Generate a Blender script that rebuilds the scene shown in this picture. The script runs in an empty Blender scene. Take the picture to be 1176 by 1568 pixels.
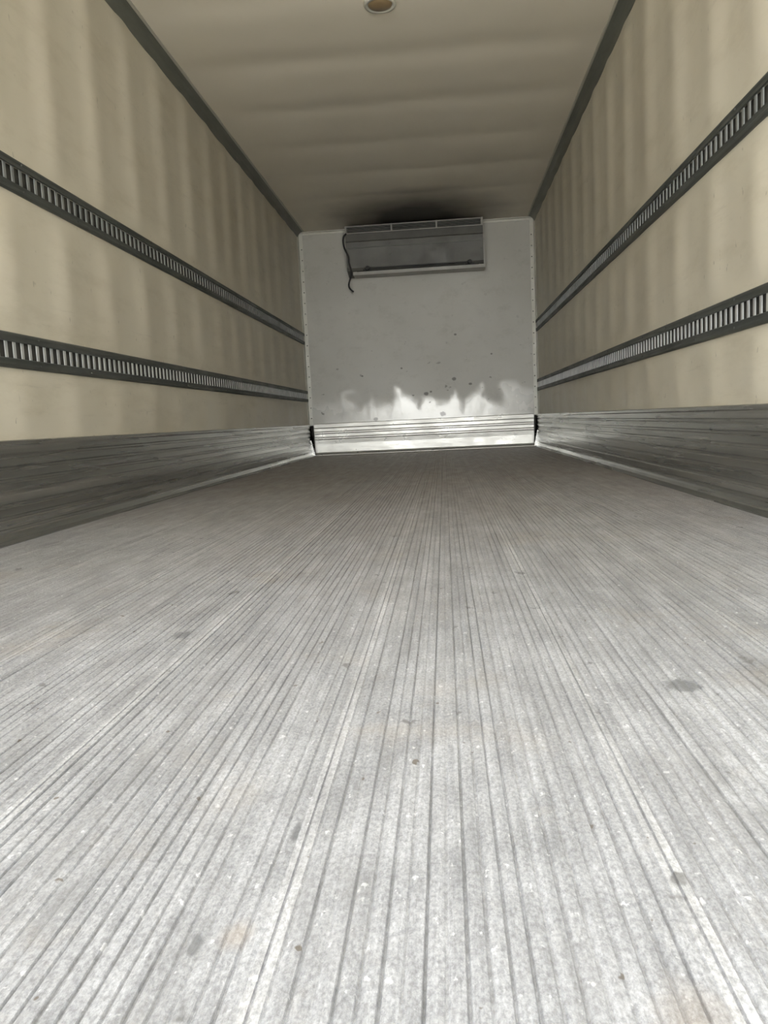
import bpy, bmesh, math, random
from mathutils import Matrix, Vector
random.seed(4)
W=1.225; H=2.34; D=8.35; Y0=-0.7
Z1,Z2,ZK=0.634,1.239,0.331
scn=bpy.context.scene

# ---------------------------------------------------------------- helpers
def link(o,parent=None):
    scn.collection.objects.link(o)
    if parent: o.parent=parent
    return o
def mesh_obj(name,verts,faces,mats,mi=None,smooth=False,parent=None):
    me=bpy.data.meshes.new(name)
    me.from_pydata(verts,[],faces); me.update()
    for m in mats: me.materials.append(m)
    if mi:
        for p,i in zip(me.polygons,mi): p.material_index=i
    if smooth:
        for p in me.polygons: p.use_smooth=True
    o=bpy.data.objects.new(name,me)
    return link(o,parent)
class MB:
    def __init__(s): s.v=[];s.f=[];s.m=[]
    def box(s,a,b,m=0):
        x0,y0,z0=a;x1,y1,z1=b;n=len(s.v)
        s.v+=[(x0,y0,z0),(x1,y0,z0),(x1,y1,z0),(x0,y1,z0),(x0,y0,z1),(x1,y0,z1),(x1,y1,z1),(x0,y1,z1)]
        s.f+=[(n,n+3,n+2,n+1),(n+4,n+5,n+6,n+7),(n,n+1,n+5,n+4),(n+1,n+2,n+6,n+5),(n+2,n+3,n+7,n+6),(n+3,n,n+4,n+7)]
        s.m+=[m]*6
    def loft(s,prof,fn,ts,m=0,close=False,caps=False):
        n=len(s.v);k=len(prof)
        for t in ts:
            for p in prof: s.v.append(fn(p,t))
        for i in range(len(ts)-1):
            for j in range(k if close else k-1):
                j2=(j+1)%k
                s.f.append((n+i*k+j,n+i*k+j2,n+(i+1)*k+j2,n+(i+1)*k+j)); s.m.append(m)
        if caps:
            s.f.append(tuple(n+j for j in range(k)));s.m.append(m)
            e=n+(len(ts)-1)*k
            s.f.append(tuple(e+j for j in reversed(range(k))));s.m.append(m)
    def cyl(s,c,axis,r,h,m=0,seg=16,r2=None):
        n=len(s.v);r2=r if r2 is None else r2
        ax=Vector(axis).normalized();u=ax.orthogonal().normalized();w=ax.cross(u)
        for k,(rr,t) in enumerate(((r,0),(r2,h))):
            for i in range(seg):
                a=2*math.pi*i/seg
                s.v.append(tuple(Vector(c)+ax*t+u*rr*math.cos(a)+w*rr*math.sin(a)))
        for i in range(seg):
            j=(i+1)%seg
            s.f.append((n+i,n+j,n+seg+j,n+seg+i));s.m.append(m)
        s.f.append(tuple(n+i for i in reversed(range(seg))));s.m.append(m)
        s.f.append(tuple(n+seg+i for i in range(seg)));s.m.append(m)
    def obj(s,name,mats,smooth=False,parent=None,fix=False):
        o=mesh_obj(name,s.v,s.f,mats,s.m,smooth,parent)
        if fix:
            bm=bmesh.new();bm.from_mesh(o.data);bmesh.ops.recalc_face_normals(bm,faces=bm.faces);bm.to_mesh(o.data);bm.free()
        return o
def empty(name,loc=(0,0,0)):
    e=bpy.data.objects.new(name,None);e.empty_display_size=.1;e.location=loc
    return link(e)

# ---------------------------------------------------------------- materials
class NT:
    def __init__(s,name):
        s.mat=bpy.data.materials.new(name);s.mat.use_nodes=True
        s.t=s.mat.node_tree;s.b=s.t.nodes['Principled BSDF']
        s.tc=s.n('ShaderNodeTexCoord')
    def n(s,ty,**kw):
        nd=s.t.nodes.new(ty)
        for k,v in kw.items(): setattr(nd,k,v)
        return nd
    def l(s,a,b): s.t.links.new(a,b)
    def noise(s,scale,map=(1,1,1),detail=4,rough=.55,loc=(0,0,0)):
        mp=s.n('ShaderNodeMapping');mp.inputs['Scale'].default_value=map;mp.inputs['Location'].default_value=loc
        s.l(s.tc.outputs['Object'],mp.inputs[0])
        nz=s.n('ShaderNodeTexNoise');nz.inputs['Scale'].default_value=scale;nz.inputs['Detail'].default_value=detail;nz.inputs['Roughness'].default_value=rough
        s.l(mp.outputs[0],nz.inputs['Vector']);return nz.outputs['Fac']
    def ramp(s,fac,stops):
        r=s.n('ShaderNodeValToRGB');e=r.color_ramp.elements
        while len(e)<len(stops): e.new(.5)
        for i,(p,c) in enumerate(stops):
            e[i].position=p;e[i].color=(c,c,c,1) if isinstance(c,(int,float)) else (*c,1)
        s.l(fac,r.inputs[0]);return r.outputs[0]
    def mix(s,fac,a,b,mode='MIX'):
        m=s.n('ShaderNodeMix');m.data_type='RGBA';m.blend_type=mode
        for sock,v in ((m.inputs[0],fac),(m.inputs[6],a),(m.inputs[7],b)):
            if isinstance(v,(int,float)): sock.default_value=v if sock.type=='VALUE' else (v,v,v,1)
            elif isinstance(v,tuple): sock.default_value=(*v,1)
            else: s.l(v,sock)
        return m.outputs[2]
    def math(s,op,a,b=None):
        m=s.n('ShaderNodeMath',operation=op)
        for i,v in enumerate((a,b)):
            if v is None: continue
            if isinstance(v,(int,float)): m.inputs[i].default_value=v
            else: s.l(v,m.inputs[i])
        return m.outputs[0]
    def sep(s):
        x=s.n('ShaderNodeSeparateXYZ');s.l(s.tc.outputs['Object'],x.inputs[0]);return x.outputs
    def set(s,base=None,rough=None,metal=None,bump=None,bstr=.3,bdist=.002,spec=None):
        for k,v in (('Base Color',base),('Roughness',rough),('Metallic',metal),('Specular IOR Level',spec)):
            if v is None: continue
            if isinstance(v,(int,float)): s.b.inputs[k].default_value=v
            elif isinstance(v,tuple): s.b.inputs[k].default_value=(*v,1)
            else: s.l(v,s.b.inputs[k])
        if bump is not None:
            bp=s.n('ShaderNodeBump');bp.inputs['Strength'].default_value=bstr;bp.inputs['Distance'].default_value=bdist
            s.l(bump,bp.inputs['Height']);s.l(bp.outputs[0],s.b.inputs['Normal'])
        return s.mat

def blob(nt,cx,cy,cz,rx,ry,rz,soft=.6,nscale=6,namp=.5):
    X=nt.sep()
    acc=None
    for i,(c,r) in enumerate(((cx,rx),(cy,ry),(cz,rz))):
        if r is None: continue
        d=nt.math('DIVIDE',nt.math('SUBTRACT',X[i],c),r)
        d=nt.math('MULTIPLY',d,d)
        acc=d if acc is None else nt.math('ADD',acc,d)
    acc=nt.math('SQRT',acc)
    acc=nt.math('ADD',acc,nt.math('MULTIPLY',nt.math('SUBTRACT',nt.noise(nscale),.5),namp))
    return nt.ramp(acc,[(1-soft,1.0),(1.0,0.0)])

# cream FRP liner
nt=NT('cream_frp_liner')
c=nt.ramp(nt.noise(1.3,(1,1,.6)),[(.3,(.60,.55,.435)),(.7,(.69,.645,.525))])
smear=nt.ramp(nt.noise(4,(1,.6,2.2),7,.7),[(.50,0.0),(.72,.38)])
c=nt.mix(smear,c,(.46,.41,.30))
scuf=nt.ramp(nt.noise(3,(1,.5,6),6,.8,(2,4,1)),[(.60,0.0),(.70,.28)])
c=nt.mix(scuf,c,(.38,.345,.27))
speck=nt.ramp(nt.noise(38,(1,1,.5),2),[(.71,0.0),(.76,.5)])
c=nt.mix(speck,c,(.28,.25,.19))
m_wall=nt.set(c,nt.ramp(nt.noise(4),[(.3,.36),(.7,.5)]),0,nt.noise(70),.12,.001)

nt=NT('ceiling_liner')
c=nt.ramp(nt.noise(1.1),[(.3,(.78,.725,.61)),(.7,(.84,.785,.67))])
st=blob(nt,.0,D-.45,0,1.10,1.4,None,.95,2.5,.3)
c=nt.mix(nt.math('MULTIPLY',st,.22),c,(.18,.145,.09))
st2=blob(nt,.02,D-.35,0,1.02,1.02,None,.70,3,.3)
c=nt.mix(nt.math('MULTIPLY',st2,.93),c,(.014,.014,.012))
m_ceil=nt.set(c,.5,0,nt.noise(50),.08,.001)

nt=NT('front_bulkhead_sheet')
c=nt.ramp(nt.noise(1.2),[(.3,(.47,.46,.415)),(.7,(.55,.54,.495))])
sc=nt.ramp(nt.noise(9,(1,1,1.4),3,.6,(3,0,1)),[(.68,0.0),(.705,.8)])
X=nt.sep()
lowm=nt.ramp(nt.math('DIVIDE',X[2],2.0),[(.25,1.0),(.62,.2)])
c=nt.mix(nt.math('MULTIPLY',sc,lowm),c,(.10,.09,.075))
c=nt.mix(nt.ramp(nt.noise(3.5,(1.5,1,2.2),6,.75),[(.52,0.0),(.75,.42)]),c,(.33,.32,.275))
for (sx,sz,r_) in ((.35,.74,.02),(.52,.68,.016),(-.50,.36,.022),(.22,.38,.028),(.10,.62,.012),(.38,1.2,.012),(-.2,.88,.010),(.05,.60,.022),(-.62,.82,.010),(.75,.98,.010)):
    c=nt.mix(nt.math('MULTIPLY',blob(nt,sx,0,sz,r_*1.3,None,r_,.3,40,.8),.75),c,(.10,.09,.08))
pn=nt.noise(5.0,(1.2,1,.8),2,.5,(.7,0,0))
gl=nt.ramp(nt.math('ADD',X[2],nt.math('MULTIPLY',nt.math('SUBTRACT',pn,.5),.85)),[(.44,.19),(.66,.52)])
m_front=nt.set(c,gl,.14,nt.noise(3.2,(1.5,1,1.0),2.5),.34,.010)

def alu(name,lo,hi,r0,r1,metal=.8,streak=(1,1,1),bs=.15):
    nt=NT(name)
    c=nt.ramp(nt.noise(6,streak,6,.65),[(.3,lo),(.7,hi)])
    return nt.set(c,nt.ramp(nt.noise(9,streak,4),[(.3,r0),(.7,r1)]),metal,nt.noise(40,streak),bs,.001)
nt=NT('kick_plate_aluminium')
c=nt.ramp(nt.noise(4,(1,.10,6),5,.6),[(.3,(.30,.30,.28)),(.7,(.50,.495,.465))])
c=nt.mix(nt.ramp(nt.noise(8,(1,.15,3),5,.7,(0,3,0)),[(.55,0.0),(.75,.4)]),c,(.14,.14,.13))
m_kick=nt.set(c,nt.ramp(nt.noise(5,(1,.12,4),3),[(.3,.20),(.7,.33)]),.82,nt.noise(5,(1,.3,.6),2),.10,.004)
nt=NT('front_kick_aluminium')
c=nt.ramp(nt.noise(5,(.4,1,2),5,.6),[(.3,(.47,.46,.415)),(.7,(.62,.61,.56))])
m_kickb=nt.set(c,nt.ramp(nt.noise(7),[(.3,.25),(.7,.40)]),.55,nt.noise(5,(1,1,2.2),3),.28,.010)
m_trim=alu('cove_trim_grey',(.13,.135,.115),(.19,.195,.165),.4,.6,.3,(1,.2,1))
m_caulk=alu('cove_caulk_line',(.40,.39,.33),(.50,.48,.41),.5,.6,0,(1,.2,1))
m_rail=alu('track_galvanised_dark',(.07,.078,.07),(.12,.128,.118),.38,.6,.4,(1,.3,1))
m_bar=alu('track_slot_bars_lit',(.42,.43,.42),(.62,.63,.61),.3,.5,.3,(1,1,1))  # lower rails: light reflected off the floor painted into a brighter bar colour
m_bar2=alu('track_slot_bars',(.22,.23,.22),(.36,.37,.355),.35,.55,.3,(1,1,1))
m_white=alu('corner_strip_white',(.55,.54,.47),(.66,.65,.58),.35,.55,.1)
m_evap=alu('evaporator_housing_grey',(.115,.113,.10),(.15,.148,.132),.4,.6,.1,(1,1,1),.1)
m_evapl=alu('evaporator_lip_light',(.34,.33,.30),(.44,.43,.39),.35,.5,.1)
m_black=alu('black_rubber',(.012,.012,.012),(.03,.03,.028),.5,.7,0)
m_tan=alu('lamp_lens_tan',(.24,.17,.09),(.32,.235,.13),.3,.4,0)
m_gap=alu('dark_gap_shade',(.03,.03,.025),(.06,.055,.045),.5,.8,0)  # near-black fill: shade of gaps and slots painted as colour

# floor aluminium
def floor_mat(name,lo,hi):
    nt=NT(name)
    c=nt.ramp(nt.noise(2.2,(1,.45,1),5,.6),[(.3,lo),(.7,hi)])
    stk=nt.ramp(nt.noise(30,(1.6,.06,1),5,.7),[(.35,.82),(.7,1.1)])
    c=nt.mix(1.0,c,stk,'MULTIPLY')
    stk2=nt.ramp(nt.noise(90,(1.6,.05,1),4,.7,(3,0,0)),[(.40,.88),(.62,1.04)])
    c=nt.mix(1.0,c,stk2,'MULTIPLY')
    grit=nt.ramp(nt.noise(300,(1,.6,1),5,.8),[(.38,.66),(.60,1.10)])
    c=nt.mix(1.0,c,grit,'MULTIPLY')
    mott=nt.ramp(nt.noise(14,(1,.45,1),8,.85,(4,4,0)),[(.38,.70),(.62,1.08)])
    c=nt.mix(1.0,c,mott,'MULTIPLY')
    chip=nt.ramp(nt.noise(110,(1,.6,1),3,.6,(9,1,0)),[(.645,0.0),(.70,.65)])
    c=nt.mix(chip,c,(.76,.77,.78))
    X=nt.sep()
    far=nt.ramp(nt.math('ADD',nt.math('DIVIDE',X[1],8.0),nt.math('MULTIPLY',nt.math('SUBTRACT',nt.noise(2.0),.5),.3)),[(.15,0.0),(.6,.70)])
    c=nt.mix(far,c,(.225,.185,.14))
    rust=nt.ramp(nt.noise(4.5,(1,1,1),6,.7,(5,2,0)),[(.56,0.0),(.72,.35)])
    c=nt.mix(rust,c,(.36,.31,.245))
    grey=nt.ramp(nt.noise(7,(1,.35,1),6,.8,(8,2,0)),[(.51,0.0),(.68,.55)])
    c=nt.mix(grey,c,(.25,.25,.25))
    dk=nt.ramp(nt.noise(20,(1,.8,1),3,.55,(1,7,0)),[(.68,0.0),(.715,.7)])
    c=nt.mix(dk,c,(.13,.13,.125))
    crumb=nt.ramp(nt.noise(60,(1,.7,1),2,.5,(1,7,3)),[(.73,0.0),(.75,.8)])
    c=nt.mix(crumb,c,(.12,.10,.075))
    for (sx,sy,rx,ry) in ((.505,.93,.026,.024),(-.215,1.22,.016,.025),(.055,.46,.005,.012),(.095,.60,.004,.02)):
        c=nt.mix(nt.math('MULTIPLY',blob(nt,sx,sy,0,rx,ry,None,.35,90,1.0),.7),c,(.13,.135,.14))
    for (sx,sy,rx,ry) in ((.355,.38,.03,.06),(.02,.335,.04,.03),(.08,.47,.015,.02)):
        c=nt.mix(nt.math('MULTIPLY',blob(nt,sx,sy,0,rx,ry,None,.8,25,1.2),.35),c,(.34,.27,.195))
    groove=nt.ramp(nt.math('MULTIPLY',X[2],-500.0),[(.25,0.0),(.9,.40)])   # darker with depth into the grooves
    patchy=nt.ramp(nt.noise(8,(1.5,.4,1),5,.7,(2,2,2)),[(.36,.15),(.62,1.0)])
    c=nt.mix(nt.math('MULTIPLY',groove,patchy),c,(.13,.125,.115))
    return nt.set(c,nt.ramp(nt.noise(20,(1,.2,1),4),[(.3,.42),(.7,.62)]),.18,nt.noise(260,(1,.6,1),4,.7),.55,.0012)
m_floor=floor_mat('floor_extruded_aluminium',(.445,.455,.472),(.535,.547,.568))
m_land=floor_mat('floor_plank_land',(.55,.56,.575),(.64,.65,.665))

nt=NT('yard_concrete')
m_yard=nt.set(nt.ramp(nt.noise(.6),[(.3,(.50,.49,.46)),(.7,(.62,.61,.58))]),.9)

# ---------------------------------------------------------------- side walls (pillowed FRP)
P=.42
def wall(name,s):
    ny=int((D+.0-Y0)/.03);zs=[0,.15,.331,.35,.38,.45,.52,.56,Z1-.07,Z1,Z1+.07,.72,.78,.9,1.02,1.1,1.15,Z2-.07,Z2,Z2+.07,1.33,1.4,1.55,1.75,1.95,2.1,2.2,2.28,H+.02]
    def env(z):
        if z<ZK: return 0
        for a,b in ((ZK,Z1-.065),(Z1+.065,Z2-.065),(Z2+.065,H-.03)):
            if a<=z<=b:
                return min(1,(z-a+.01)/.10,(b-z+.01)/.10)
        return 0
    ts=[Y0+(D-Y0)*i/ny for i in range(ny+1)]
    v=[];f=[]
    for y in ts:
        ph=2*math.pi*(y-.1)/P+.35*math.sin(y*2.3+s)
        b=(.5+.5*math.cos(ph))**1.3+.10*math.cos(2*ph+1)
        b2=.3*math.sin(2*math.pi*y/1.22+1)
        for z in zs:
            v.append((s*(W-.0100*env(z)*(b+b2*.5)),y,z))
    k=len(zs)
    for i in range(ny):
        for j in range(k-1):
            q=(i*k+j,(i+1)*k+j,(i+1)*k+j+1,i*k+j+1)
            f.append(q if s<0 else q[::-1])
    n=len(v)
    X=s*(W+.09)
    v+=[(X,Y0,-.05),(X,D+.1,-.05),(X,D+.1,H+.1),(X,Y0,H+.1),(s*W,Y0,-.05),(s*W,Y0,H+.1)]
    f+=[(n,n+1,n+2,n+3),(n,n+4,n+5,n+3)]
    o=mesh_obj(name,v,f,[m_wall],smooth=False)
    for p in o.data.polygons[:-2]: p.use_smooth=True
    return o
wall('wall_left',-1);wall('wall_right',1)

# ceiling with roof-bow waves
ny=300;nx=12;v=[];f=[]
for i in range(ny+1):
    y=Y0+(D-Y0)*i/ny
    ph=((y-7.22)/.67)
    d=abs(ph-round(ph))*2
    sag=.010*(1-math.exp(-(d/.35)**2))
    for j in range(nx+1):
        x=-W+2*W*j/nx
        e=min(1,(W-abs(x))/.25)
        v.append((x,y,H-sag*e+.004))
for i in range(ny):
    for j in range(nx):
        a=i*(nx+1)+j;f.append((a,a+nx+1,a+nx+2,a+1))
n=len(v);v+=[(-W,Y0,H+.1),(W,Y0,H+.1),(W,D+.1,H+.1),(-W,D+.1,H+.1)];f.append((n,n+1,n+2,n+3))
mesh_obj('ceiling',v,f,[m_ceil],smooth=True)

mb=MB();mb.box((-W-.09,D,-.05),(W+.09,D+.1,H+.1));mb.obj('wall_front',[m_front])

# ---------------------------------------------------------------- floor: extruded ribs
prof=[(-W,0)];mi=[]
def addp(px,pz,m):
    if -W<px<W: prof.append((px,pz));mi.append(m)
for k in range(-5,5):
    x0=.105+.277*k
    addp(x0-.007,.0,0);addp(x0-.0065,.0005,0);addp(x0-.0012,.0005,1);addp(x0-.0006,-.001,0);addp(x0+.0006,-.001,0);addp(x0+.0012,.0005,0);addp(x0+.0075,.0005,1);addp(x0+.008,.0,0)
    a=x0+.008;b=x0+.277-.007;n=20;p=(b-a)/n
    for i in range(n):
        q=a+i*p;dz=-random.uniform(.0008,.0024);g=random.uniform(.05,.12)
        addp(q+p*.06,dz,0);addp(q+p*(.06+g),dz,0);addp(q+p*(.15+g),-.0002,0);addp(q+p*.45,.0004,0);addp(q+p*.70,.0004,0);addp(q+p*.97,-.0003,0)
prof.append((W,0));mi.append(0)
mb=MB();ts=[Y0,0.5,1.5,3,5,D]
mb.loft(prof,lambda p,t:(p[0],t,p[1]),ts)
mb.m=[mi[j] for i in range(len(ts)-1) for j in range(len(prof)-1)]
n=len(mb.v);mb.v+=[(-W,Y0,0),(W,Y0,0),(W,Y0,-.12),(-W,Y0,-.12),(W,D,-.12),(-W,D,-.12)]
mb.f+=[(n,n+1,n+2,n+3),(n+3,n+2,n+4,n+5)];mb.m+=[0,0]
o=mb.obj('floor',[m_floor,m_land])
bm=bmesh.new();bm.from_mesh(o.data)
for fc in bm.faces:
    if fc.normal.z<0 and fc.calc_center_median().z>-.05: fc.normal_flip()
bm.to_mesh(o.data);bm.free()

# ---------------------------------------------------------------- side kick plates
def kick(name,s):
    pr=[(.070,0),(.070,.003),(.040,.010),(.033,.022)]
    z=.03;n=7;hh=(ZK-.02-.03)/n
    for i in range(n):
        zz=z+i*hh
        pr+=[(.031,zz),(.026,zz+hh*.12),(.026,zz+hh*.30),(.031,zz+hh*.42)]
    pr+=[(.031,ZK-.02),(.034,ZK-.015),(.034,ZK-.003),(.030,ZK),(-.005,ZK)]
    mb=MB();ts=[Y0+i*(D-.10-Y0)/12 for i in range(13)]
    mb.loft(pr,lambda p,t:(s*(W-p[0]),t,p[1]),ts)
    k=len(mb.v)-len(pr)
    mb.f.append(tuple(range(k,k+len(pr))));mb.m.append(0)
    o=mb.obj(name,[m_kick],fix=True)
kick('baseboard_left',-1);kick('baseboard_right',1)
pr=[(.06,0),(.06,.004),(.034,.020),(.028,.03),(.026,.12),(.028,.165),(.034,.175),(.034,.185),(.027,.195),(.027,.225),(.033,.235),(.033,.245),(.027,.255),(.027,.285),(.033,.295),(.034,.332),(.030,ZK+.006),(-.005,ZK+.006)]
mb=MB();mb.loft(pr,lambda p,t:(t,D-p[0],p[1]),[-W+.06+i*(2*W-.12)/8 for i in range(9)])
mb.obj('baseboard_front',[m_kickb],fix=True)
for i,s in enumerate((-1,1)):
    mb=MB()
    pr=[(0,0),(.05,0),(.052,.03),(.03,.06),(0,.07)]
    mb.loft(pr,lambda p,t:(s*(W-p[0]),D-p[1]-.001,t),[0.001,.12,.24,ZK-.01],close=True,caps=True)
    mb.obj('trim_%d'%(i+1),[m_gap],fix=True)  # dark strip stands in for the shaded gap at the kick plate corner
for i,s in enumerate((-1,1)):
    mb=MB()
    pr=[(0,0),(.048,0),(.048,.004),(.012,.006),(.006,.012),(.004,.05),(0,.05)]
    mb.loft(pr,lambda p,t:(s*(W-p[0]),D-p[1],t),[ZK,1.2,H-.02],close=True,caps=True)
    z=.4
    while z<H-.1:
        mb.cyl((s*(W-.033),D-.004,z),(0,-1,0),.007,.006,1,10,.003);z+=.11
    mb.obj('trim_%d'%(i+3),[m_white,m_trim],fix=True)
mb=MB();pr=[(0,0),(.035,0),(.03,.01),(.008,.012),(.006,.03),(0,.03)]
mb.loft(pr,lambda p,t:(t,D-p[0]*.9,H-.004-p[1]),[-W+.05,0,W-.05],close=True,caps=True)
mb.obj('trim_5',[m_white],fix=True)
for i,s in enumerate((-1,1)):
    mb=MB()
    k=.62
    pr=[(0,.092),(.004,.094),(.007,.088),(.010,.080),(.018,.062),(.036,.036),(.060,.017),(.078,.010),(.088,.008),(.094,.004),(.092,-.004),(0,-.004)]
    mb.loft([(a*k,b*k) for a,b in pr],lambda p,t:(s*(W-p[0]),t,H-p[1]),[Y0,2,4,6,D-.03],close=True,caps=True)
    mb.loft([(.058,-.004),(.058,.0045),(.064,.0055),(.070,.003),(.071,-.004)],lambda p,t:(s*(W-p[0]),t,H-p[1]),[Y0,2,4,6,D-.03],1)
    mb.obj('trim_%d'%(i+6),[m_trim,m_caulk],fix=True)

# ---------------------------------------------------------------- slotted cargo track rails
def rail(s,zc):
    mb=MB();o_=.013
    ts=[Y0+(D-.02-Y0)*i/6 for i in range(7)]
    f=lambda p,t:(s*(W-p[0]),t,zc+p[1])
    for g in (1,-1):
        pr=[(0,.060*g),(.006,.060*g),(o_,.055*g),(o_+.001,.048*g),(o_-.001,.042*g),(o_,.034*g),(o_+.002,.030*g),(o_-.003,.027*g)]
        mb.loft(pr,f,ts,0)
    mb.loft([(.001,-.03),(.001,.03)],f,ts,2)  # dark backing strip: shade inside the slots put in as colour
    y=Y0+.03;pt=.0508
    while y<D-.06:
        p0=f((.006,-.029),y);p1=f((o_-.003,.029),y+.015)
        mb.box(tuple(min(a,b) for a,b in zip(p0,p1)),tuple(max(a,b) for a,b in zip(p0,p1)),1)
        y+=pt
    y=Y0+.2
    while y<D:
        for g in (1,-1): mb.cyl((s*(W-o_),y,zc+.046*g),(-s,0,0),.005,.003,0,8,.003)
        y+=.406
    return mb.obj('cargo_track_rail',[m_rail,m_bar if zc==Z1 else m_bar2,m_gap],fix=True)
for zc in (Z1,Z2):
    for s in (-1,1): rail(s,zc)

# ---------------------------------------------------------------- evaporator unit
ev=empty('evaporator_unit',(0,D,H))
xl,xr=-.70,.69
q=.22 # front face depth
def L(name,mb,mats,smooth=False):
    o=mb.obj(name,mats,smooth,fix=True);o.parent=ev;o.matrix_parent_inverse=Matrix.Translation(-ev.location);return o
mb=MB()
pr=[(0,.10),(q-.01,.10),(q-.005,.105),(q,.175),(q+.002,.18),(q-.008,.187),(q-.018,.44),(q-.035,.465),(.05,.505),(0,.505)]
mb.loft(pr,lambda p,t:(t,D-p[0]-.001,H-p[1]),[xl,0,xr],close=True,caps=True)
L('housing',mb,[m_evap])
mb=MB()
mb.box((xl+.02,D-q+.035,H-.10),(xr-.02,D-.02,H-.018),1)
for z in (.032,.098):
    mb.box((xl,D-q-.002,H-z-.005),(xr,D-q+.015,H-z+.004),0)
for xx in (xl,xl+.465,xl+.92,xr-.014):
    mb.box((xx,D-q-.003,H-.098),(xx+.016,D-q+.03,H-.026),0)
for k in range(3):
    z=.046+.016*k
    mb.box((xl+.01,D-q+.01,H-z-.002),(xr-.01,D-q+.03,H-z+.002),2)
L('discharge_grille',mb,[m_evapl,m_black,m_trim])
mb=MB()
mb.box((xl+.06,D-q+.012,H-.508),(xr+.012,D-q+.025,H-.478),0)
mb.box((xl+.06,D-q+.012,H-.512),(xr+.012,D-.02,H-.506),0)
mb.box((xr,D-q+.015,H-.50),(xr+.014,D-.02,H-.22),0)
L('drain_pan',mb,[m_evapl])
mb=MB()
mb.box((xl+.22,D-q+.004,H-.458),(xr-.16,D-q+.02,H-.446),0)
mb.box((xl+.10,D-q+.010,H-.480),(xr-.05,D-q+.02,H-.473),0)
for xx in (xl+.21,xr-.14):
    mb.cyl((xx,D-q+.02,H-.450),(0,-1,0),.026,.032,0,16,.02)
    mb.box((xx-.045,D-q+.008,H-.476),(xx+.045,D-q+.025,H-.458),0)
L('latches',mb,[m_black])
mb=MB()
for xx in (xl+.01,xl+.45,xr-.02):
    for z in (.21,.32,.42): mb.cyl((xx,D-q+.018-(.44-z)*.04,H-z),(0,-1,0),.006,.008,0,8,.004)
mb.box((xl+.03,D-q-.001,H-.245),(xr-.03,D-q+.015,H-.239),0)
L('screws_and_seam',mb,[m_trim])
cu=bpy.data.curves.new('power_cable','CURVE');cu.dimensions='3D';cu.bevel_depth=.009;cu.bevel_resolution=3
sp=cu.splines.new('NURBS')
pts=[(xl+.01,.22,.10),(xl-.02,.235,.12),(xl-.025,.24,.20),(xl-.005,.24,.27),(xl+.03,.235,.33),(xl+.02,.235,.40),(xl+.055,.23,.48),(xl+.03,.22,.55),(xl+.0,.21,.61),(xl+.02,.20,.65),(xl+.055,.20,.675)]
sp.points.add(len(pts)-1)
for p,qq in zip(sp.points,pts): p.co=(qq[0],D-qq[1],H-qq[2],1)
sp.use_endpoint_u=True
o=bpy.data.objects.new('power_cable',cu);cu.materials.append(m_black);link(o,ev);o.matrix_parent_inverse=Matrix.Translation(-ev.location)

# ---------------------------------------------------------------- ceiling lamp
lp=empty('ceiling_dome_lamp',(0,4.0,H))
def LL(name,mb,mats,sm):
    o=mb.obj(name,mats,sm,fix=True);o.parent=lp;o.matrix_parent_inverse=Matrix.Translation(-lp.location)
def rev(prof,seg=32):
    mb=MB();mb.loft(prof,lambda p,t:(p[0]*math.cos(t),4.0+p[0]*math.sin(t),H-.008-p[1]),[2*math.pi*i/seg for i in range(seg+1)]);return mb
LL('bezel_ring',rev([(.078,-.01),(.078,.006),(.074,.012),(.062,.012),(.058,.004)]),[m_white],True)
LL('lens',rev([(.060,.004),(.056,.010),(.04,.016),(.02,.019),(.0005,.020)]),[m_tan],True)

mb=MB();mb.box((-60,-80,-1.35),(60,40,-1.25));mb.obj('yard_ground',[m_yard])

# ---------------------------------------------------------------- world: overcast sky, brightest behind-left of the truck
w=bpy.data.worlds.new('overcast');scn.world=w;w.use_nodes=True;t=w.node_tree;bg=t.nodes['Background']
tc=t.nodes.new('ShaderNodeTexCoord')
dp=t.nodes.new('ShaderNodeVectorMath');dp.operation='DOT_PRODUCT';dp.inputs[1].default_value=(-.62,-.78,.05)
t.links.new(tc.outputs['Generated'],dp.inputs[0])
mr=t.nodes.new('ShaderNodeMapRange');mr.inputs['From Min'].default_value=.1;mr.inputs['From Max'].default_value=1
t.links.new(dp.outputs['Value'],mr.inputs['Value'])
mx=t.nodes.new('ShaderNodeMix');mx.data_type='RGBA';t.links.new(mr.outputs[0],mx.inputs[0])
mx.inputs[6].default_value=(.88,.91,.98,1);mx.inputs[7].default_value=(2.08,2.12,2.15,1)
t.links.new(mx.outputs[2],bg.inputs[0]);bg.inputs[1].default_value=5.4
sd=bpy.data.lights.new('sun','SUN');sd.energy=28;sd.angle=.02;sd.color=(1,.96,.88)
so=bpy.data.objects.new('sun',sd);link(so);so.rotation_euler=(math.radians(-32),math.radians(12),0)  # high, from ahead of the truck: lights the yard only

# ---------------------------------------------------------------- camera
psi,th,ro,F=-.0825,-.1162,-.0488,1214.9
f=Vector((math.sin(psi)*math.cos(th),math.cos(psi)*math.cos(th),math.sin(th)))
r0=Vector((math.cos(psi),-math.sin(psi),0));u0=r0.cross(f)
r=math.cos(ro)*r0+math.sin(ro)*u0;u=-math.sin(ro)*r0+math.cos(ro)*u0
cd=bpy.data.cameras.new('camera');cam=bpy.data.objects.new('camera',cd);link(cam)
M=Matrix((r,u,-f)).transposed().to_4x4();M.translation=Vector((.2306,0,.3339));cam.matrix_world=M
cd.sensor_fit='VERTICAL';cd.sensor_height=36;cd.lens=F/1600*36;cd.clip_start=.02
scn.camera=cam
scn.view_settings.view_transform='Standard'
